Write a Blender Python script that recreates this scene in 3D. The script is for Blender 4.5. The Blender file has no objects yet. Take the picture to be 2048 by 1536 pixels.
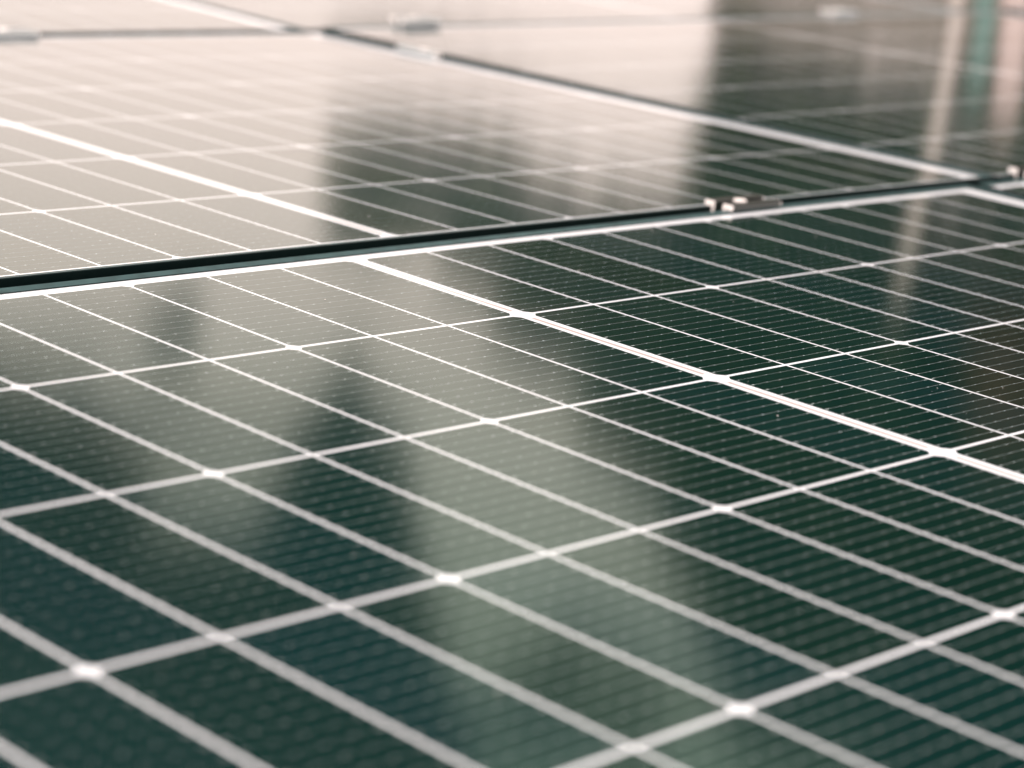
import bpy, bmesh, math, random
from mathutils import Vector, Matrix, Euler, noise as mnoise

random.seed(7)
SC = bpy.context.scene
COL = SC.collection

# ------------------------------------------------------------------ camera
CAM_POS = Vector((-1.19527, -1.27770, 0.38904))
ROW_X = Vector((0.692884, -0.713783, 0.102105))      # image right
ROW_Y = Vector((-0.121451, -0.255114, -0.959253))    # image down
ROW_Z = Vector((0.710747, 0.652250, -0.263454))      # into the picture
cam_d = bpy.data.cameras.new('camera')
cam_d.sensor_width = 36.0
cam_d.lens = 79.78
cam_d.clip_start = 0.02
cam_d.clip_end = 2000.0
cam_d.dof.use_dof = True
cam_d.dof.focus_distance = 1.63
cam_d.dof.aperture_fstop = 5.0
cam = bpy.data.objects.new('camera', cam_d)
COL.objects.link(cam)
m3 = Matrix((ROW_X, -ROW_Y, -ROW_Z)).transposed()
cam.matrix_world = Matrix.Translation(CAM_POS) @ m3.to_4x4()
SC.camera = cam
SC.render.resolution_x, SC.render.resolution_y = 1024, 768

# ------------------------------------------------------------------ sky, sun, exposure
SUN_DIR = Vector((-0.60, -0.25, 0.78)).normalized()          # towards the sun
w = bpy.data.worlds.new('World'); SC.world = w; w.use_nodes = True
nt = w.node_tree; nt.nodes.clear()
def nn(tree, typ, **kw):
    n = tree.nodes.new(typ)
    for k, v in kw.items(): setattr(n, k, v)
    return n
out = nn(nt, 'ShaderNodeOutputWorld'); bg = nn(nt, 'ShaderNodeBackground')
sky = nn(nt, 'ShaderNodeTexSky', sky_type='NISHITA', sun_disc=False)
sky.sun_elevation = math.asin(SUN_DIR.z)
sky.sun_rotation = math.atan2(SUN_DIR.x, SUN_DIR.y)
sky.dust_density = 4.0
tc = nn(nt, 'ShaderNodeTexCoord')
cl = nn(nt, 'ShaderNodeTexNoise'); cl.inputs['Scale'].default_value = 2.2; cl.inputs['Detail'].default_value = 4
rmp = nn(nt, 'ShaderNodeValToRGB')
rmp.color_ramp.elements[0].position = 0.3; rmp.color_ramp.elements[0].color = (18.5, 15.1, 13.8, 1)
rmp.color_ramp.elements[1].position = 0.7; rmp.color_ramp.elements[1].color = (22.2, 18.0, 16.4, 1)
mix = nn(nt, 'ShaderNodeMix', data_type='RGBA'); mix.inputs['Factor'].default_value = 0.88
nt.links.new(tc.outputs['Generated'], cl.inputs['Vector'])
nt.links.new(cl.outputs['Fac'], rmp.inputs['Fac'])
nt.links.new(sky.outputs['Color'], mix.inputs['A'])
nt.links.new(rmp.outputs['Color'], mix.inputs['B'])
nt.links.new(mix.outputs['Result'], bg.inputs['Color'])
bg.inputs['Strength'].default_value = 0.1
nt.links.new(bg.outputs['Background'], out.inputs['Surface'])

sd = bpy.data.lights.new('sun', 'SUN'); sd.energy = 1.5; sd.angle = math.radians(14); sd.color = (1, 0.95, 0.9)
sun = bpy.data.objects.new('sun', sd); COL.objects.link(sun)
sun.rotation_euler = SUN_DIR.to_track_quat('Z', 'Y').to_euler()

vs = SC.view_settings
vs.view_transform = 'Standard'; vs.look = 'None'; vs.gamma = 1.0; vs.exposure = 0.0; vs.use_curve_mapping = False

# ------------------------------------------------------------------ helpers
def tag(o, label=None, cat=None, group=None, kind=None):
    if label: o['label'] = label
    if cat: o['category'] = cat
    if group: o['group'] = group
    if kind: o['kind'] = kind
    return o
def mesh_obj(name, verts, faces, mat, parent=None, smooth=False):
    me = bpy.data.meshes.new(name); me.from_pydata(verts, [], faces); me.update()
    if mat: me.materials.append(mat)
    if smooth:
        for p in me.polygons: p.use_smooth = True
    o = bpy.data.objects.new(name, me); COL.objects.link(o); o.parent = parent
    return o
def bm_obj(name, bm, mat, parent=None, smooth=False):
    bmesh.ops.recalc_face_normals(bm, faces=bm.faces)
    me = bpy.data.meshes.new(name); bm.to_mesh(me); bm.free()
    if mat: me.materials.append(mat)
    if smooth:
        for p in me.polygons: p.use_smooth = True
    o = bpy.data.objects.new(name, me); COL.objects.link(o); o.parent = parent
    return o
def empty(name, loc=(0, 0, 0), rot=(0, 0, 0)):
    o = bpy.data.objects.new(name, None); COL.objects.link(o)
    o.location = loc; o.rotation_euler = rot; o.empty_display_size = 0.1
    return o
def copy_tree(o, parent=None):
    c = o.copy(); COL.objects.link(c); c.parent = parent
    for ch in list(o.children): copy_tree(ch, c)
    return c
def box_vf(x0, x1, y0, y1, z0, z1):
    v = [(x0, y0, z0), (x1, y0, z0), (x1, y1, z0), (x0, y1, z0), (x0, y0, z1), (x1, y0, z1), (x1, y1, z1), (x0, y1, z1)]
    f = [(0, 3, 2, 1), (4, 5, 6, 7), (0, 1, 5, 4), (1, 2, 6, 5), (2, 3, 7, 6), (3, 0, 4, 7)]
    return v, f

# ------------------------------------------------------------------ materials
def principled(name, col, rough=0.5, spec=0.5, metal=0.0, coat=0.0, coat_rough=0.1):
    m = bpy.data.materials.new(name); m.use_nodes = True
    b = m.node_tree.nodes['Principled BSDF']
    b.inputs['Base Color'].default_value = (*col, 1)
    b.inputs['Roughness'].default_value = rough
    b.inputs['Specular IOR Level'].default_value = spec
    b.inputs['Metallic'].default_value = metal
    b.inputs['Coat Weight'].default_value = coat
    b.inputs['Coat Roughness'].default_value = coat_rough
    b.inputs['Coat IOR'].default_value = 1.40
    return m, m.node_tree, b
GLASS_ROUGH = 0.085
def glass_relief(t, b):
    """cover glass over what b shows: a mirror layer by Fresnel, with the dimpled relief of rolled glass and the
    green cast an anti-reflection coating has away from grazing angles"""
    tcn = nn(t, 'ShaderNodeTexCoord')
    a = nn(t, 'ShaderNodeTexNoise'); a.inputs['Scale'].default_value = 900; a.inputs['Detail'].default_value = 2
    bp = nn(t, 'ShaderNodeBump'); bp.inputs['Strength'].default_value = 0.05; bp.inputs['Distance'].default_value = 0.0004
    t.links.new(tcn.outputs['Object'], a.inputs['Vector'])
    t.links.new(a.outputs['Fac'], bp.inputs['Height'])
    # dusty film: roughness drifts a little over the pane
    n2 = nn(t, 'ShaderNodeTexNoise'); n2.inputs['Scale'].default_value = 11; n2.inputs['Detail'].default_value = 5
    mr = nn(t, 'ShaderNodeMapRange'); mr.inputs['To Min'].default_value = GLASS_ROUGH - 0.02; mr.inputs['To Max'].default_value = GLASS_ROUGH + 0.03
    geo = nn(t, 'ShaderNodeNewGeometry')
    t.links.new(geo.outputs['Position'], n2.inputs['Vector']); t.links.new(n2.outputs['Fac'], mr.inputs['Value'])
    lw = nn(t, 'ShaderNodeLayerWeight'); lw.inputs['Blend'].default_value = 0.5
    cr = nn(t, 'ShaderNodeValToRGB'); e = cr.color_ramp.elements
    e[0].position = 0.58; e[0].color = (0.54, 0.87, 0.69, 1); e[1].position = 0.90; e[1].color = (1, 1, 1, 1)
    k = e.new(0.76); k.color = (0.92, 1.0, 0.93, 1)
    gl = nn(t, 'ShaderNodeBsdfGlossy'); fr = nn(t, 'ShaderNodeFresnel'); fr.inputs['IOR'].default_value = 1.47
    ms = nn(t, 'ShaderNodeMixShader'); mo = t.nodes['Material Output']
    t.links.new(lw.outputs['Facing'], cr.inputs['Fac']); t.links.new(cr.outputs['Color'], gl.inputs['Color'])
    t.links.new(mr.outputs['Result'], gl.inputs['Roughness']); t.links.new(bp.outputs['Normal'], gl.inputs['Normal'])
    t.links.new(fr.outputs['Fac'], ms.inputs['Fac']); t.links.new(b.outputs['BSDF'], ms.inputs[1]); t.links.new(gl.outputs['BSDF'], ms.inputs[2])
    t.links.new(ms.outputs['Shader'], mo.inputs['Surface'])

M = {}
# silicon cell under glass
m, t, b = principled('silicon_cell', (0.008, 0.02, 0.018), 0.5, 0.0, 0, 0.0, GLASS_ROUGH)
oi = nn(t, 'ShaderNodeObjectInfo'); cr = nn(t, 'ShaderNodeValToRGB')
cr.color_ramp.elements[0].color = (0.0009, 0.0140, 0.0125, 1); cr.color_ramp.elements[1].color = (0.0009, 0.0172, 0.0200, 1)
tcn = nn(t, 'ShaderNodeTexCoord'); nz = nn(t, 'ShaderNodeTexNoise'); nz.inputs['Scale'].default_value = 420; nz.inputs['Detail'].default_value = 3
mx = nn(t, 'ShaderNodeMix', data_type='RGBA', blend_type='MULTIPLY'); mx.inputs['Factor'].default_value = 0.6
mrn = nn(t, 'ShaderNodeMapRange'); mrn.inputs['To Min'].default_value = 0.5; mrn.inputs['To Max'].default_value = 1.5
t.links.new(oi.outputs['Random'], cr.inputs['Fac'])
t.links.new(tcn.outputs['Object'], nz.inputs['Vector']); t.links.new(nz.outputs['Fac'], mrn.inputs['Value'])
t.links.new(cr.outputs['Color'], mx.inputs['A']); t.links.new(mrn.outputs['Result'], mx.inputs['B'])
t.links.new(mx.outputs['Result'], b.inputs['Base Color'])
glass_relief(t, b); M['cell'] = m
# white backsheet under glass
m, t, b = principled('white_backsheet', (0.80, 0.87, 0.93), 0.6, 0.0, 0, 0.0, GLASS_ROUGH)
glass_relief(t, b); M['sheet'] = m
m, t, b = principled('tinned_ribbon', (0.50, 0.44, 0.43), 0.5, 0.0, 0, 0.0, GLASS_ROUGH)
glass_relief(t, b); M['ribbon'] = m
m, t, b = principled('silver_wire', (0.42, 0.50, 0.50), 0.45, 0.0, 0.45, 0.0, GLASS_ROUGH)
glass_relief(t, b); M['wire'] = m
m, t, b = principled('silver_pad', (0.66, 0.76, 0.77), 0.4, 0.0, 0, 0.0, GLASS_ROUGH)
glass_relief(t, b); M['pad'] = m
# black anodised frame
m, t, b = principled('anodised_frame', (0.012, 0.022, 0.023), 0.42, 0.12)
b.inputs['Specular Tint'].default_value = (0.50, 0.85, 0.88, 1)
tcn = nn(t, 'ShaderNodeTexCoord'); nz = nn(t, 'ShaderNodeTexNoise'); nz.inputs['Scale'].default_value = 260; nz.inputs['Detail'].default_value = 4
mrn = nn(t, 'ShaderNodeMapRange'); mrn.inputs['To Min'].default_value = 0.36; mrn.inputs['To Max'].default_value = 0.52
t.links.new(tcn.outputs['Object'], nz.inputs['Vector']); t.links.new(nz.outputs['Fac'], mrn.inputs['Value']); t.links.new(mrn.outputs['Result'], b.inputs['Roughness'])
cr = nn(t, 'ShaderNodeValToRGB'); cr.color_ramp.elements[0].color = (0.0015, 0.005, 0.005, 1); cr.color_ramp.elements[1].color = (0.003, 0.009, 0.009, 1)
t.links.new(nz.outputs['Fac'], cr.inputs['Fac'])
# sky sheen painted into the base colour of the faces that look up
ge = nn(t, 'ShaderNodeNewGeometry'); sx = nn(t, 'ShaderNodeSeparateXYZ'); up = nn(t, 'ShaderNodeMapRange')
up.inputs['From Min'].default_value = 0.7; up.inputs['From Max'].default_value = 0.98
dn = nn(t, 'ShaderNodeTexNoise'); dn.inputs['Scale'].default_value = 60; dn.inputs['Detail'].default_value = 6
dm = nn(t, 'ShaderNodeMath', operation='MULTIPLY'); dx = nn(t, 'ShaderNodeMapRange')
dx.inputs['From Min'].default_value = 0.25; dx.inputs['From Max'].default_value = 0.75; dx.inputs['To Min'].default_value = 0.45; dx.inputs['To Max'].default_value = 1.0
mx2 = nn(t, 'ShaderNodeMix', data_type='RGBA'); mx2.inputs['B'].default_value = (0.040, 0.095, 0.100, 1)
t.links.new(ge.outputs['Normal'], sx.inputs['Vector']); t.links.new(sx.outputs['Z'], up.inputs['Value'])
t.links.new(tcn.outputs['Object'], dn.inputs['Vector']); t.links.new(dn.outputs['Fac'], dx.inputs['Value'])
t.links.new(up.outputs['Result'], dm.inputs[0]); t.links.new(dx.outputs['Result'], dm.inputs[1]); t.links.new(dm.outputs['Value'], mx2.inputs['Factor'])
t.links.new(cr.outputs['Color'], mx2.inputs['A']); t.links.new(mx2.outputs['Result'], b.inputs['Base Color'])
M['frame'] = m
M['black_alu'] = principled('black_aluminium', (0.010, 0.016, 0.015), 0.3, 0.7)[0]
M['grey_alu'] = principled('grey_aluminium', (0.42, 0.46, 0.47), 0.4, 0.5, 0.2)[0]  # far clamps: grazing sky reflection painted as a paler base colour
M['raw_alu'] = principled('raw_aluminium', (0.9, 0.88, 0.87), 0.5, 0.5, 0.0)[0]
M['steel'] = principled('steel_bolt', (0.90, 0.89, 0.88), 0.4, 0.5, 0.3)[0]
M['rail'] = principled('mill_aluminium', (0.35, 0.36, 0.36), 0.45, 0.5, 0.7)[0]
M['dust'] = principled('pale_dust', (0.55, 0.53, 0.50), 0.9, 0.2)[0]

# ------------------------------------------------------------------ ground
m, t, b = principled('ground_soil', (0.12, 0.11, 0.08), 0.95, 0.1)
geo = nn(t, 'ShaderNodeNewGeometry'); nz = nn(t, 'ShaderNodeTexNoise'); nz.inputs['Scale'].default_value = 1.7; nz.inputs['Detail'].default_value = 8
cr = nn(t, 'ShaderNodeValToRGB'); cr.color_ramp.elements[0].color = (0.05, 0.06, 0.03, 1); cr.color_ramp.elements[1].color = (0.17, 0.15, 0.10, 1)
t.links.new(geo.outputs['Position'], nz.inputs['Vector']); t.links.new(nz.outputs['Fac'], cr.inputs['Fac']); t.links.new(cr.outputs['Color'], b.inputs['Base Color'])
GZ = -0.15
g = mesh_obj('ground', [(-400, -400, GZ), (400, -400, GZ), (400, 400, GZ), (-400, 400, GZ)], [(0, 1, 2, 3)], m)
tag(g, kind='structure')

# ------------------------------------------------------------------ the solar panel
PU, PV, MID = 0.071558, 0.184, 0.012106     # cell pitch along the long side, across, and the split in the middle
GU, GV = 0.0025, 0.0032                     # gaps between cells
CH = 0.0046                                 # cut corner of the wafer
WL, WR, WF, WN = 0.004, 0.028, 0.0104, 0.0035   # white margins: left, right, far, near
LIP = 0.00935; H_IN, H_OUT = 0.0008, 0.0019; DEPTH = 0.030
X0 = -(MID / 2 + 12 * PU); X1 = -X0
Y1 = 0.0; Y0 = -6 * PV
GX0, GX1, GY0, GY1 = X0 - WL, X1 + WR, Y0 - WN, Y1 + WF     # visible glass
OX0, OX1, OY0, OY1 = GX0 - LIP, GX1 + LIP, GY0 - LIP, GY1 + LIP
CT = 0.00004

def cell_mesh(kind):
    hw, hh, c = (PU - GU) / 2, (PV - GV) / 2, CH
    if kind == 'left':   p = [(-hw + c, -hh), (hw, -hh), (hw, hh), (-hw + c, hh), (-hw, hh - c), (-hw, -hh + c)]
    elif kind == 'right': p = [(-hw, -hh), (hw - c, -hh), (hw, -hh + c), (hw, hh - c), (hw - c, hh), (-hw, hh)]
    else: p = [(-hw, -hh), (hw, -hh), (hw, hh), (-hw, hh)]
    n = len(p)
    v = [(x, y, 0) for x, y in p] + [(x, y, -CT) for x, y in p]
    f = [tuple(range(n))] + [(i, i + n, (i + 1) % n + n, (i + 1) % n) for i in range(n)]
    me = bpy.data.meshes.new('cell'); me.from_pydata(v, [], f); me.update(); me.materials.append(M['cell'])
    return me
CELLS = {k: cell_mesh(k) for k in ('left', 'middle', 'right')}

WIRE_Y = [0.0093 + 0.0125 * i for i in range(14)]
def wire_mesh():
    v, f = [], []
    def quad(x0, x1, y0, y1, z):
        i = len(v); v.extend([(x0, y0, z), (x1, y0, z), (x1, y1, z), (x0, y1, z)]); f.append((i, i + 1, i + 2, i + 3))
    mi = []
    for r in range(6):
        ytop = Y1 - r * PV - GV / 2
        for wy in WIRE_Y:
            y = ytop - wy
            for s in (-1, 1):
                a, bb = sorted((s * (MID / 2 - 0.0005), s * (MID / 2 + 12 * PU + 0.0012)))
                quad(a, bb, y - 0.00013, y + 0.00013, 0.00003); mi.append(0)
                for k in range(12):
                    xa = s * (MID / 2 + k * PU) if s > 0 else -(MID / 2 + (k + 1) * PU)
                    for j in range(5):
                        px = xa + 0.0046 + j * (PU - 0.0092) / 4
                        jit = random.uniform(-0.0004, 0.0004)
                        if j in (0, 4): hx, hy = random.uniform(0.0010, 0.0018), random.uniform(0.00028, 0.00040)
                        else: hx, hy = random.uniform(0.0004, 0.0009), random.uniform(0.00024, 0.00038)
                        quad(px - hx + jit, px + hx + jit, y - hy, y + hy, 0.00005); mi.append(1)
    me = bpy.data.meshes.new('busbar_wires'); me.from_pydata(v, [], f); me.update()
    me.materials.append(M['wire']); me.materials.append(M['pad'])
    me.polygons.foreach_set('material_index', mi)
    return me

def frame_rail_mesh(a, b, inward, la, lb):
    """rail from corner a to b (outer line), profile towards inward, mitred at both ends"""
    a, b, inw = Vector(a), Vector(b), Vector(inward)
    d = (b - a).normalized()
    prof = [(0, H_OUT - 0.0006), (0.0006, H_OUT), (LIP - 0.0003, H_IN), (LIP, H_IN - 0.0003), (LIP, -0.0004), (LIP, -0.006),
            (0.0018, -0.006), (0.0018, -DEPTH), (0, -DEPTH)]
    v, f = [], []
    for end, base, s in ((0, a, 1), (1, b, -1)):
        for o, z in prof: v.append(tuple(base + inw * o + d * (o * s) + Vector((0, 0, z))))
    n = len(prof)
    for i in range(n):
        j = (i + 1) % n; f.append((i, j, j + n, i + n))
    f.append(tuple(range(n))); f.append(tuple(range(2 * n - 1, n - 1, -1)))
    bm = bmesh.new(); bv = [bm.verts.new(p) for p in v]
    for q in f: bm.faces.new([bv[i] for i in q])
    bmesh.ops.recalc_face_normals(bm, faces=bm.faces)
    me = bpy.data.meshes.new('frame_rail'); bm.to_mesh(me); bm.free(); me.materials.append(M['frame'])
    return me

def new_obj(name, me, parent):
    o = bpy.data.objects.new(name, me); COL.objects.link(o); o.parent = parent; return o

def make_panel():
    root = empty('solar_panel')
    v, f = box_vf(GX0 - 0.007, GX1 + 0.007, GY0 - 0.007, GY1 + 0.007, -0.0045, -CT)
    mesh_obj('backsheet', v, f, M['sheet'], root)
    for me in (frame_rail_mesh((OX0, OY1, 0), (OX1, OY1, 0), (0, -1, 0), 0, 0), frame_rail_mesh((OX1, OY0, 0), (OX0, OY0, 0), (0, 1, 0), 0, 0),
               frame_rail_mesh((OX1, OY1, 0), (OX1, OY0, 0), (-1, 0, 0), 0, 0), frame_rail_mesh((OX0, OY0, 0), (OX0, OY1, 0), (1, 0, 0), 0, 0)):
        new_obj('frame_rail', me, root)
    hw = 0.0018
    for r in range(6):
        yc = Y1 - (r + 0.5) * PV; hl = (PV - GV) / 2 - 0.009
        vv, ff = box_vf(-hw - 0.0005, hw - 0.0005, yc - hl, yc + hl, -CT, -0.00001)
        mesh_obj('bus_ribbon', vv, ff, M['ribbon'], root)
    for r in range(6):
        for s in (-1, 1):
            for k in range(12):
                kk = k if s > 0 else 11 - k
                typ = ('left', 'middle', 'right')[k % 3] if s > 0 else ('left', 'middle', 'right')[2 - k % 3]
                o = new_obj('cell', CELLS[typ], root)
                o.location = (s * (MID / 2 + (k + 0.5) * PU), Y1 - (r + 0.5) * PV, 0)
    wr = new_obj('busbar_wires', WIRES, root); wr['kind'] = 'stuff'
    return root
WIRES = wire_mesh()

G_P = 'black framed solar panels laid in rows'
POSES = [  # du, dv, dz, rx, ry, label
    (0.0, 0.0, 0.0, 0.0, 0.0, 'nearest solar panel, filling the lower half of the picture'),
    (0.0869, 1.155, -0.0128, -0.0123, 0.0008, 'solar panel just behind the black gap, pale with mirrored sky at one end'),
    (1.8730, 1.1527, 0.0003, -0.0072, -0.0091, 'blurred dark solar panel in the second row, beyond the wide diagonal white margin'),
    (1.800, 0.0, 0.0, 0.0, 0.0, 'solar panel of which only one corner shows at the picture edge beside the nearest panel'),
    (0.075, 2.31, -0.0003, 0.012, 0.0, 'pale solar panel of the farthest row, behind the dark horizontal gap at top left'),
    (1.860, 2.31, 0.0045, 0.012, -0.006, 'blurred solar panel of the farthest row, top centre behind two bolted clamps'),
    (3.676, 1.1527, 0.020, -0.0072, -0.0091, 'solar panel at the very top corner, past the end of the blurred dark panel'),
    (3.645, 2.31, 0.0150, 0.012, -0.006, 'solar panel of the farthest row, a sliver along the top edge at right'),
]
proto = make_panel(); PANELS = []
for i, (du, dv, dz, rx, ry, lab) in enumerate(POSES):
    p = proto if i == 0 else copy_tree(proto)
    p.location = (du, dv, dz); p.rotation_euler = (rx, ry, 0)
    tag(p, lab, 'solar panel', G_P); PANELS.append(p)

# ------------------------------------------------------------------ dust on the two nearest panes
def dust_mesh(seed, n, xr, yr):
    rnd = random.Random(seed); v, f = [], []
    for _ in range(n):
        x, y = rnd.uniform(*xr), rnd.uniform(*yr); r = rnd.choice((0.00025, 0.0003, 0.0004, 0.0004, 0.0005, 0.0008)); k = rnd.randint(4, 6)
        i = len(v)
        for a in range(k):
            an = 2 * math.pi * a / k + rnd.random(); rr = r * rnd.uniform(0.6, 1.2)
            v.append((x + rr * math.cos(an), y + rr * math.sin(an), 0.0004))
        v.append((x, y, 0.0004 + r * 0.5))
        for a in range(k): f.append((i + a, i + (a + 1) % k, i + k))
    return v, f
for p, sd_, n in ((PANELS[0], 3, 240), (PANELS[1], 4, 240)):
    v, f = dust_mesh(sd_, n, (GX0, GX1), (GY0, GY1))
    o = mesh_obj('dust_specks', v, f, M['dust'], p); o['kind'] = 'stuff'

# ------------------------------------------------------------------ clamps
def ohm_bm(gap, length, end=False):
    """top-hat clamp section, extruded along x"""
    gh = gap / 2 - 0.001; fo = gap / 2 + 0.0075; z0, z1 = H_OUT + 0.0002, H_OUT + 0.0050; zb = -0.016; th = 0.0028
    prof = [(-fo, z0), (-gh, z0), (-gh, zb), (gh, zb), (gh, z0), (fo, z0), (fo, z1), (gh - th, z1), (gh - th, zb + th), (-gh + th, zb + th), (-gh + th, z1), (-fo, z1)]
    return prof
def clamp(name, loc, rotz, gap, label, length=0.074, body='grey_alu'):
    root = empty(name, loc, (0, 0, rotz)); tag(root, label, 'clamp', 'clamps holding the panels down')
    prof = ohm_bm(gap, length); n = len(prof); L = length / 2
    v = [(-L, y, z) for y, z in prof] + [(L, y, z) for y, z in prof]
    f = [(i, (i + 1) % n, (i + 1) % n + n, i + n) for i in range(n)]
    bm = bmesh.new(); bv = [bm.verts.new(q) for q in v]
    for q in f: bm.faces.new([bv[i] for i in q])
    bm_obj('clamp_body', bm, M[body], root)
    for s in (-1, 1):
        bm = bmesh.new()
        bv = [bm.verts.new((s * L, y, z)) for y, z in prof] + [bm.verts.new((s * (L + 0.0012), y * 0.985, z + (0 if z < 0 else -0.0002))) for y, z in prof]
        for i in range(n): bm.faces.new([bv[i], bv[(i + 1) % n], bv[(i + 1) % n + n], bv[i + n]])
        for quad in ((0, 1, 10, 11), (1, 2, 9, 10), (2, 3, 8, 9), (3, 4, 7, 8), (4, 5, 6, 7)):
            bm.faces.new([bv[i + n] for i in quad])
        bm_obj('cut_end', bm, M['raw_alu'], root)
    # hexagon socket bolt
    bm = bmesh.new()
    def ring(r, z, seg=18): return [bm.verts.new((r * math.cos(2 * math.pi * a / seg), r * math.sin(2 * math.pi * a / seg), z)) for a in range(seg)]
    rs = [ring(0.0030, -0.013), ring(0.0030, -0.003), ring(0.0065, -0.003), ring(0.0065, 0.0072), ring(0.0059, 0.0080), ring(0.0034, 0.0080), ring(0.0034, 0.0040)]
    for a, b_ in zip(rs, rs[1:]):
        for i in range(18): bm.faces.new([a[i], a[(i + 1) % 18], b_[(i + 1) % 18], b_[i]])
    bm.faces.new(rs[-1])
    bo = bm_obj('bolt', bm, M['steel'], root, smooth=False); bo.location = (-0.006, 0, 0)
    return root
G12 = 0.0183
clamp('mid_clamp', (0.5285, 0.0292, 0.0004), 0, G12, 'black clamp with bright cut ends in the gap behind the nearest panel', body='black_alu')
clamp('mid_clamp', (1.066, 0.0292, 0.002), 0, G12, 'clamp with one pale end showing in the gap by the right edge of the picture', body='black_alu')
clamp('mid_clamp', (0.9925, 0.965, -0.0112), math.radians(90), 0.006, 'pale blurred clamp across the diagonal seam between the two second-row panels')
clamp('mid_clamp', (0.470, 1.184, -0.0125), 0, G12, 'pale blurred clamp in the dark gap at the top left corner')
clamp('mid_clamp', (1.19, 1.1835, -0.002), 0, G12, 'pale blurred clamp at top centre, left one on the gap of the farthest row')
clamp('mid_clamp', (2.262, 1.1835, 0.005), 0, G12, 'pale blurred clamp at top right, on the gap of the farthest row')

# ------------------------------------------------------------------ rails under the panels
for x, lab in ((0.50, 'metal mounting rail under the nearest panel, below its clamp'), (-0.36, 'metal mounting rail under the open end of the nearest panel'),
               (2.26, 'metal mounting rail under the far half of the blurred dark panel'), (1.30, 'metal mounting rail under the near half of the blurred dark panel')):
    bm = bmesh.new()
    prof = [(-0.02, GZ - 0.01), (0.02, GZ - 0.01), (0.02, -0.052), (0.006, -0.052), (0.006, -0.060), (-0.006, -0.060), (-0.006, -0.052), (-0.02, -0.052)]
    a = [bm.verts.new((x + px, -1.15, pz)) for px, pz in prof]; bb = [bm.verts.new((x + px, 3.45, pz)) for px, pz in prof]
    for i in range(8): bm.faces.new([a[i], a[(i + 1) % 8], bb[(i + 1) % 8], bb[i]])
    bm.faces.new(a); bm.faces.new(list(reversed(bb)))
    tag(bm_obj('mounting_rail', bm, M['rail']), lab, 'rail', 'mounting rails under the panels')

# ------------------------------------------------------------------ what the glass mirrors: trees, a wall, added stand-in posts
def at(az, el, dist):
    """point at a compass angle and height angle as mirrored in the glass, dist metres from the camera"""
    a = math.radians(az)
    return Vector((CAM_POS.x + dist * math.sin(a), CAM_POS.y + dist * math.cos(a), dist * math.tan(math.radians(el)) - CAM_POS.z))
def leaf_mat(name, c0, c1):
    m, t, b = principled(name, c0, 0.6, 0.3)
    oi = nn(t, 'ShaderNodeNewGeometry'); cr = nn(t, 'ShaderNodeValToRGB')
    cr.color_ramp.elements[0].color = (*c0, 1); cr.color_ramp.elements[1].color = (*c1, 1)
    t.links.new(oi.outputs['Random Per Island'], cr.inputs['Fac']); t.links.new(cr.outputs['Color'], b.inputs['Base Color'])
    return m
M['leaf_a'] = leaf_mat('leaf_green', (0.036, 0.075, 0.028), (0.100, 0.155, 0.060))
M['leaf_b'] = leaf_mat('leaf_deep', (0.026, 0.080, 0.055), (0.070, 0.150, 0.095))
M['bark'] = principled('bark', (0.10, 0.075, 0.055), 0.9, 0.2)[0]
def tube(bm, pts, rad, seg=9):
    prev = None
    for i, (p, r) in enumerate(zip(pts, rad)):
        d = (pts[min(i + 1, len(pts) - 1)] - pts[max(i - 1, 0)]).normalized()
        q = d.to_track_quat('Z', 'Y')
        ring = [bm.verts.new(p + q @ Vector((r * math.cos(2 * math.pi * a / seg), r * math.sin(2 * math.pi * a / seg), 0))) for a in range(seg)]
        if prev:
            for a in range(seg): bm.faces.new([prev[a], prev[(a + 1) % seg], ring[(a + 1) % seg], ring[a]])
        prev = ring
    bm.faces.new(prev)
def tree(name, label, base, fork, clumps, mat, leaf, per, rnd):
    root = empty(name, base); tag(root, label, 'tree', 'trees mirrored in the glass')
    bm = bmesh.new()
    b0 = Vector((0, 0, -0.2)); fk = fork - base
    tube(bm, [b0, b0.lerp(fk, 0.3) + Vector((0.05, 0.03, 0)), b0.lerp(fk, 0.7), fk], [0.26, 0.2, 0.17, 0.15])
    for c, r, dn in clumps:
        c = c - base; mid = fk.lerp(c, 0.5) + Vector((rnd.uniform(-.2, .2), rnd.uniform(-.2, .2), 0.15))
        tube(bm, [fk - Vector((0, 0, 0.1)), mid, c], [0.09, 0.06, 0.025], 6)
    bm_obj('trunk', bm, M['bark'], root)
    v, f = [], []
    for c, r, dn in clumps:
        c = c - base
        n = int(dn * per * r.x * r.y ** 0.5 * r.z)
        for _ in range(n):
            while True:
                q = Vector((rnd.uniform(-1, 1), rnd.uniform(-1, 1), rnd.uniform(-1, 1)))
                if q.length < 1: break
            q = q * (0.75 + 0.45 * mnoise.noise((c + q * 1.7) * 0.9))
            p = c + Vector((q.x * r.x, q.y * r.y, q.z * r.z))
            e = Euler((rnd.uniform(0, 6.28), rnd.uniform(0, 6.28), rnd.uniform(0, 6.28))).to_matrix()
            s = leaf * rnd.uniform(0.6, 1.3); i = len(v)
            for a, bb in ((-1, 0), (-0.2, -0.45), (1, 0), (-0.2, 0.45)): v.append(tuple(p + e @ Vector((a * s, bb * s, 0.15 * s * a * a))))
            f.append((i, i + 1, i + 2, i + 3))
    mesh_obj('crown', v, f, mat, root)
    return root
rnd = random.Random(21)
def cl_at(az, el, d, rh, rv, dens=1.0): return (at(az, el, d), Vector((rh, rh, rv)), dens)
DA = 14.0
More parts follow.
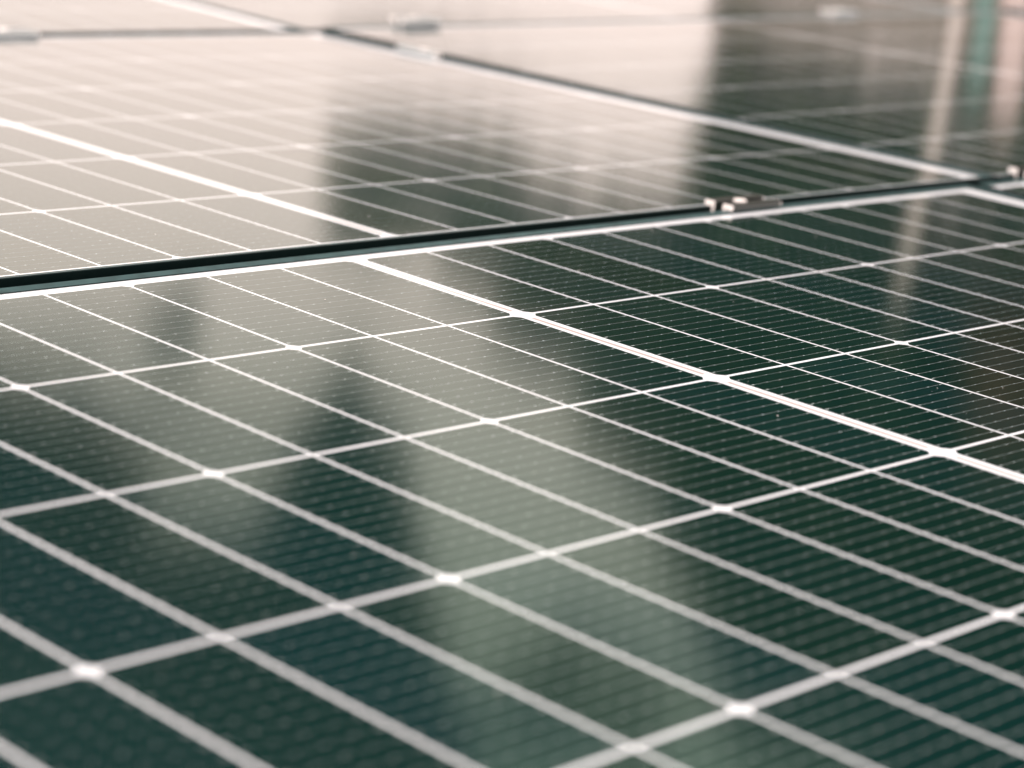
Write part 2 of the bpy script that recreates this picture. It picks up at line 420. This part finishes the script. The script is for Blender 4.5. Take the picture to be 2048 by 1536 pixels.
clA = [cl_at(43.3, 9.2, DA, 0.46, 0.34), cl_at(43.4, 10.8, DA, 0.46, 0.34), cl_at(45.3, 9.6, DA, 0.72, 0.44), cl_at(47.0, 11.2, DA, 0.72, 0.58), cl_at(49.2, 13.0, DA, 0.75, 0.68), cl_at(51.6, 15.0, DA, 0.8, 0.75),
       cl_at(53.3, 16.5, DA, 0.8, 0.75), cl_at(54.4, 18.2, DA, 0.85, 0.8), cl_at(55.6, 20.0, DA, 0.9, 0.85), cl_at(57.0, 22.0, DA, 1.0, 0.9), cl_at(61.0, 23.6, DA, 1.2, 1.0),
       cl_at(53.3, 9.6, DA, 0.75, 0.8), cl_at(53.0, 7.7, DA, 0.6, 0.40), cl_at(55.0, 8.3, DA, 0.85, 0.5), cl_at(52.0, 12.0, DA, 0.9, 0.6), cl_at(55.5, 12.6, DA, 1.0, 0.9), cl_at(55.5, 15.3, DA, 1.0, 0.9), cl_at(58.5, 16.0, DA, 1.2, 0.95),
       cl_at(59.5, 18.8, DA, 1.3, 1.0), cl_at(62.0, 16.5, DA, 1.2, 1.0), cl_at(63.5, 20.5, DA, 1.4, 1.2), cl_at(64.5, 25.0, DA, 1.3, 1.0),
       cl_at(66.0, 13.0, DA, 1.2, 0.9), cl_at(67.0, 18.0, DA, 1.3, 1.1), cl_at(56.2, 10.0, DA + 1, 0.6, 0.7), cl_at(59.8, 10.6, DA, 0.9, 0.8, 0.22), cl_at(59.6, 7.4, DA, 0.9, 0.5, 0.5), cl_at(50.2, 23.5, DA, 1.1, 0.9, 0.12), cl_at(49.6, 10.5, DA, 0.55, 0.36, 0.6)]
baseA = at(65.5, 0, DA); baseA.z = GZ
tree('broad_tree', 'broad tree mirrored as the dark green shape across the right half', baseA, at(64.8, 10.0, DA), clA, M['leaf_a'], 0.10, 3200, rnd)
DB = 9.5
clB = [cl_at(31.0, 18.0, DB, 0.9, 0.5), cl_at(34.2, 18.2, DB, 0.62, 0.5), cl_at(36.0, 19.2, DB, 0.4, 0.42), cl_at(39.4, 21.8, DB, 0.6, 0.42, 0.7), cl_at(42.0, 20.8, DB, 0.45, 0.5),
       cl_at(43.2, 16.4, DB, 0.17, 0.28), cl_at(43.3, 17.8, DB, 0.38, 0.36), cl_at(43.6, 20.0, DB, 0.42, 0.5),
       cl_at(43.9, 22.3, DB, 0.5, 0.6), cl_at(40.5, 23.6, DB, 0.8, 0.65), cl_at(36.0, 22.8, DB, 0.9, 0.6), cl_at(31.0, 23.0, DB, 0.9, 0.6), cl_at(44.2, 25.4, DB, 0.7, 0.65),
       cl_at(38.6, 14.6, DB, 0.2, 0.22, 0.5), cl_at(33.0, 27.0, DB, 0.9, 0.6), cl_at(39.0, 27.5, DB, 0.9, 0.6)]
baseB = at(24.0, 0, DB); baseB.z = GZ
tree('overhanging_tree', 'tree with hanging branches mirrored as dark patches at lower left', baseB, at(26.5, 15.5, DB), clB, M['leaf_b'], 0.08, 5200, rnd)

M['leaf_c'] = leaf_mat('leaf_copper', (0.20, 0.11, 0.06), (0.32, 0.19, 0.10))  # copper tree is added out of view to mirror as a brown patch
clC = [cl_at(60.6, 13.0, 11.5, 0.42, 0.40), cl_at(61.8, 12.0, 11.5, 0.4, 0.36), cl_at(61.8, 14.2, 11.5, 0.4, 0.36), cl_at(60.2, 14.6, 11.5, 0.26, 0.24)]
baseC = at(62.6, 0, 11.5); baseC.z = GZ
tree('copper_tree', 'small copper-leaved tree mirrored as a brown patch at the right edge', baseC, at(62.2, 9.5, 11.5), clC, M['leaf_c'], 0.07, 5200, rnd)

# low brick wall, tan
m, t, b = principled('tan_brick', (0.33, 0.24, 0.17), 0.9, 0.2)
tcn = nn(t, 'ShaderNodeTexCoord'); bk = nn(t, 'ShaderNodeTexBrick'); bk.inputs['Scale'].default_value = 4.0
bk.inputs['Color1'].default_value = (0.56, 0.36, 0.24, 1); bk.inputs['Color2'].default_value = (0.47, 0.30, 0.20, 1); bk.inputs['Mortar'].default_value = (0.4, 0.36, 0.31, 1)
t.links.new(tcn.outputs['Object'], bk.inputs['Vector']); t.links.new(bk.outputs['Color'], b.inputs['Base Color'])
wa, wb = at(51.4, 6.3, 19), at(66, 6.3, 19)
d = (wb - wa); L = Vector((d.x, d.y, 0)).length
wall = empty('garden_wall', (wa.x, wa.y, GZ), (0, 0, math.atan2(d.y, d.x)))
tag(wall, 'low tan brick wall mirrored as a brown strip at the top right', 'wall', kind='thing')
v, f = box_vf(0, L, 0, 0.24, 0, wa.z - GZ - 0.06); mesh_obj('wall_body', v, f, m, wall)
v, f = box_vf(-0.03, L + 0.03, -0.03, 0.27, wa.z - GZ - 0.06, wa.z - GZ); mesh_obj('coping', v, f, principled('coping_stone', (0.4, 0.35, 0.3), 0.9, 0.2)[0], wall)

def post(name, label, az, el, dist, r, lean, mat):  # unseen stand-ins, added to mirror as pale, pink and green streaks
    b0 = at(az, 0, dist); b0.z = GZ; top = at(az + lean, el, dist)
    root = empty(name, b0); tag(root, label, 'post', 'posts mirrored in the glass')
    bm = bmesh.new(); tp = top - b0
    tube(bm, [Vector((0, 0, -0.1)), tp * 0.5, tp], [r * 1.05, r, r * 0.95], 16); bm_obj('shaft', bm, mat, root)
    bm = bmesh.new(); tube(bm, [tp, tp + Vector((0, 0, 0.02)), tp + Vector((0, 0, 0.05))], [r * 1.2, r * 1.2, r * 0.5], 16); bm_obj('cap', bm, mat, root)
M['pale_post'] = principled('pale_paint', (0.86, 0.80, 0.77), 0.6, 0.3)[0]
M['pink_post'] = principled('pink_paint', (0.88, 0.74, 0.72), 0.6, 0.3)[0]
M['green_post'] = principled('green_paint', (0.24, 0.42, 0.39), 0.6, 0.3)[0]
post('marker_post', 'pale slender post mirrored as a light streak near the right edge', 57.55, 11.5, 7.5, 0.021, -0.5, M['pale_post'])
post('marker_post', 'pink post mirrored in the top right corner', 58.75, 7.2, 7.5, 0.045, 0.1, M['pink_post'])
post('marker_post', 'dark green post mirrored between the pale post and the pink one', 58.05, 6.6, 8.0, 0.035, 0.0, M['green_post'])
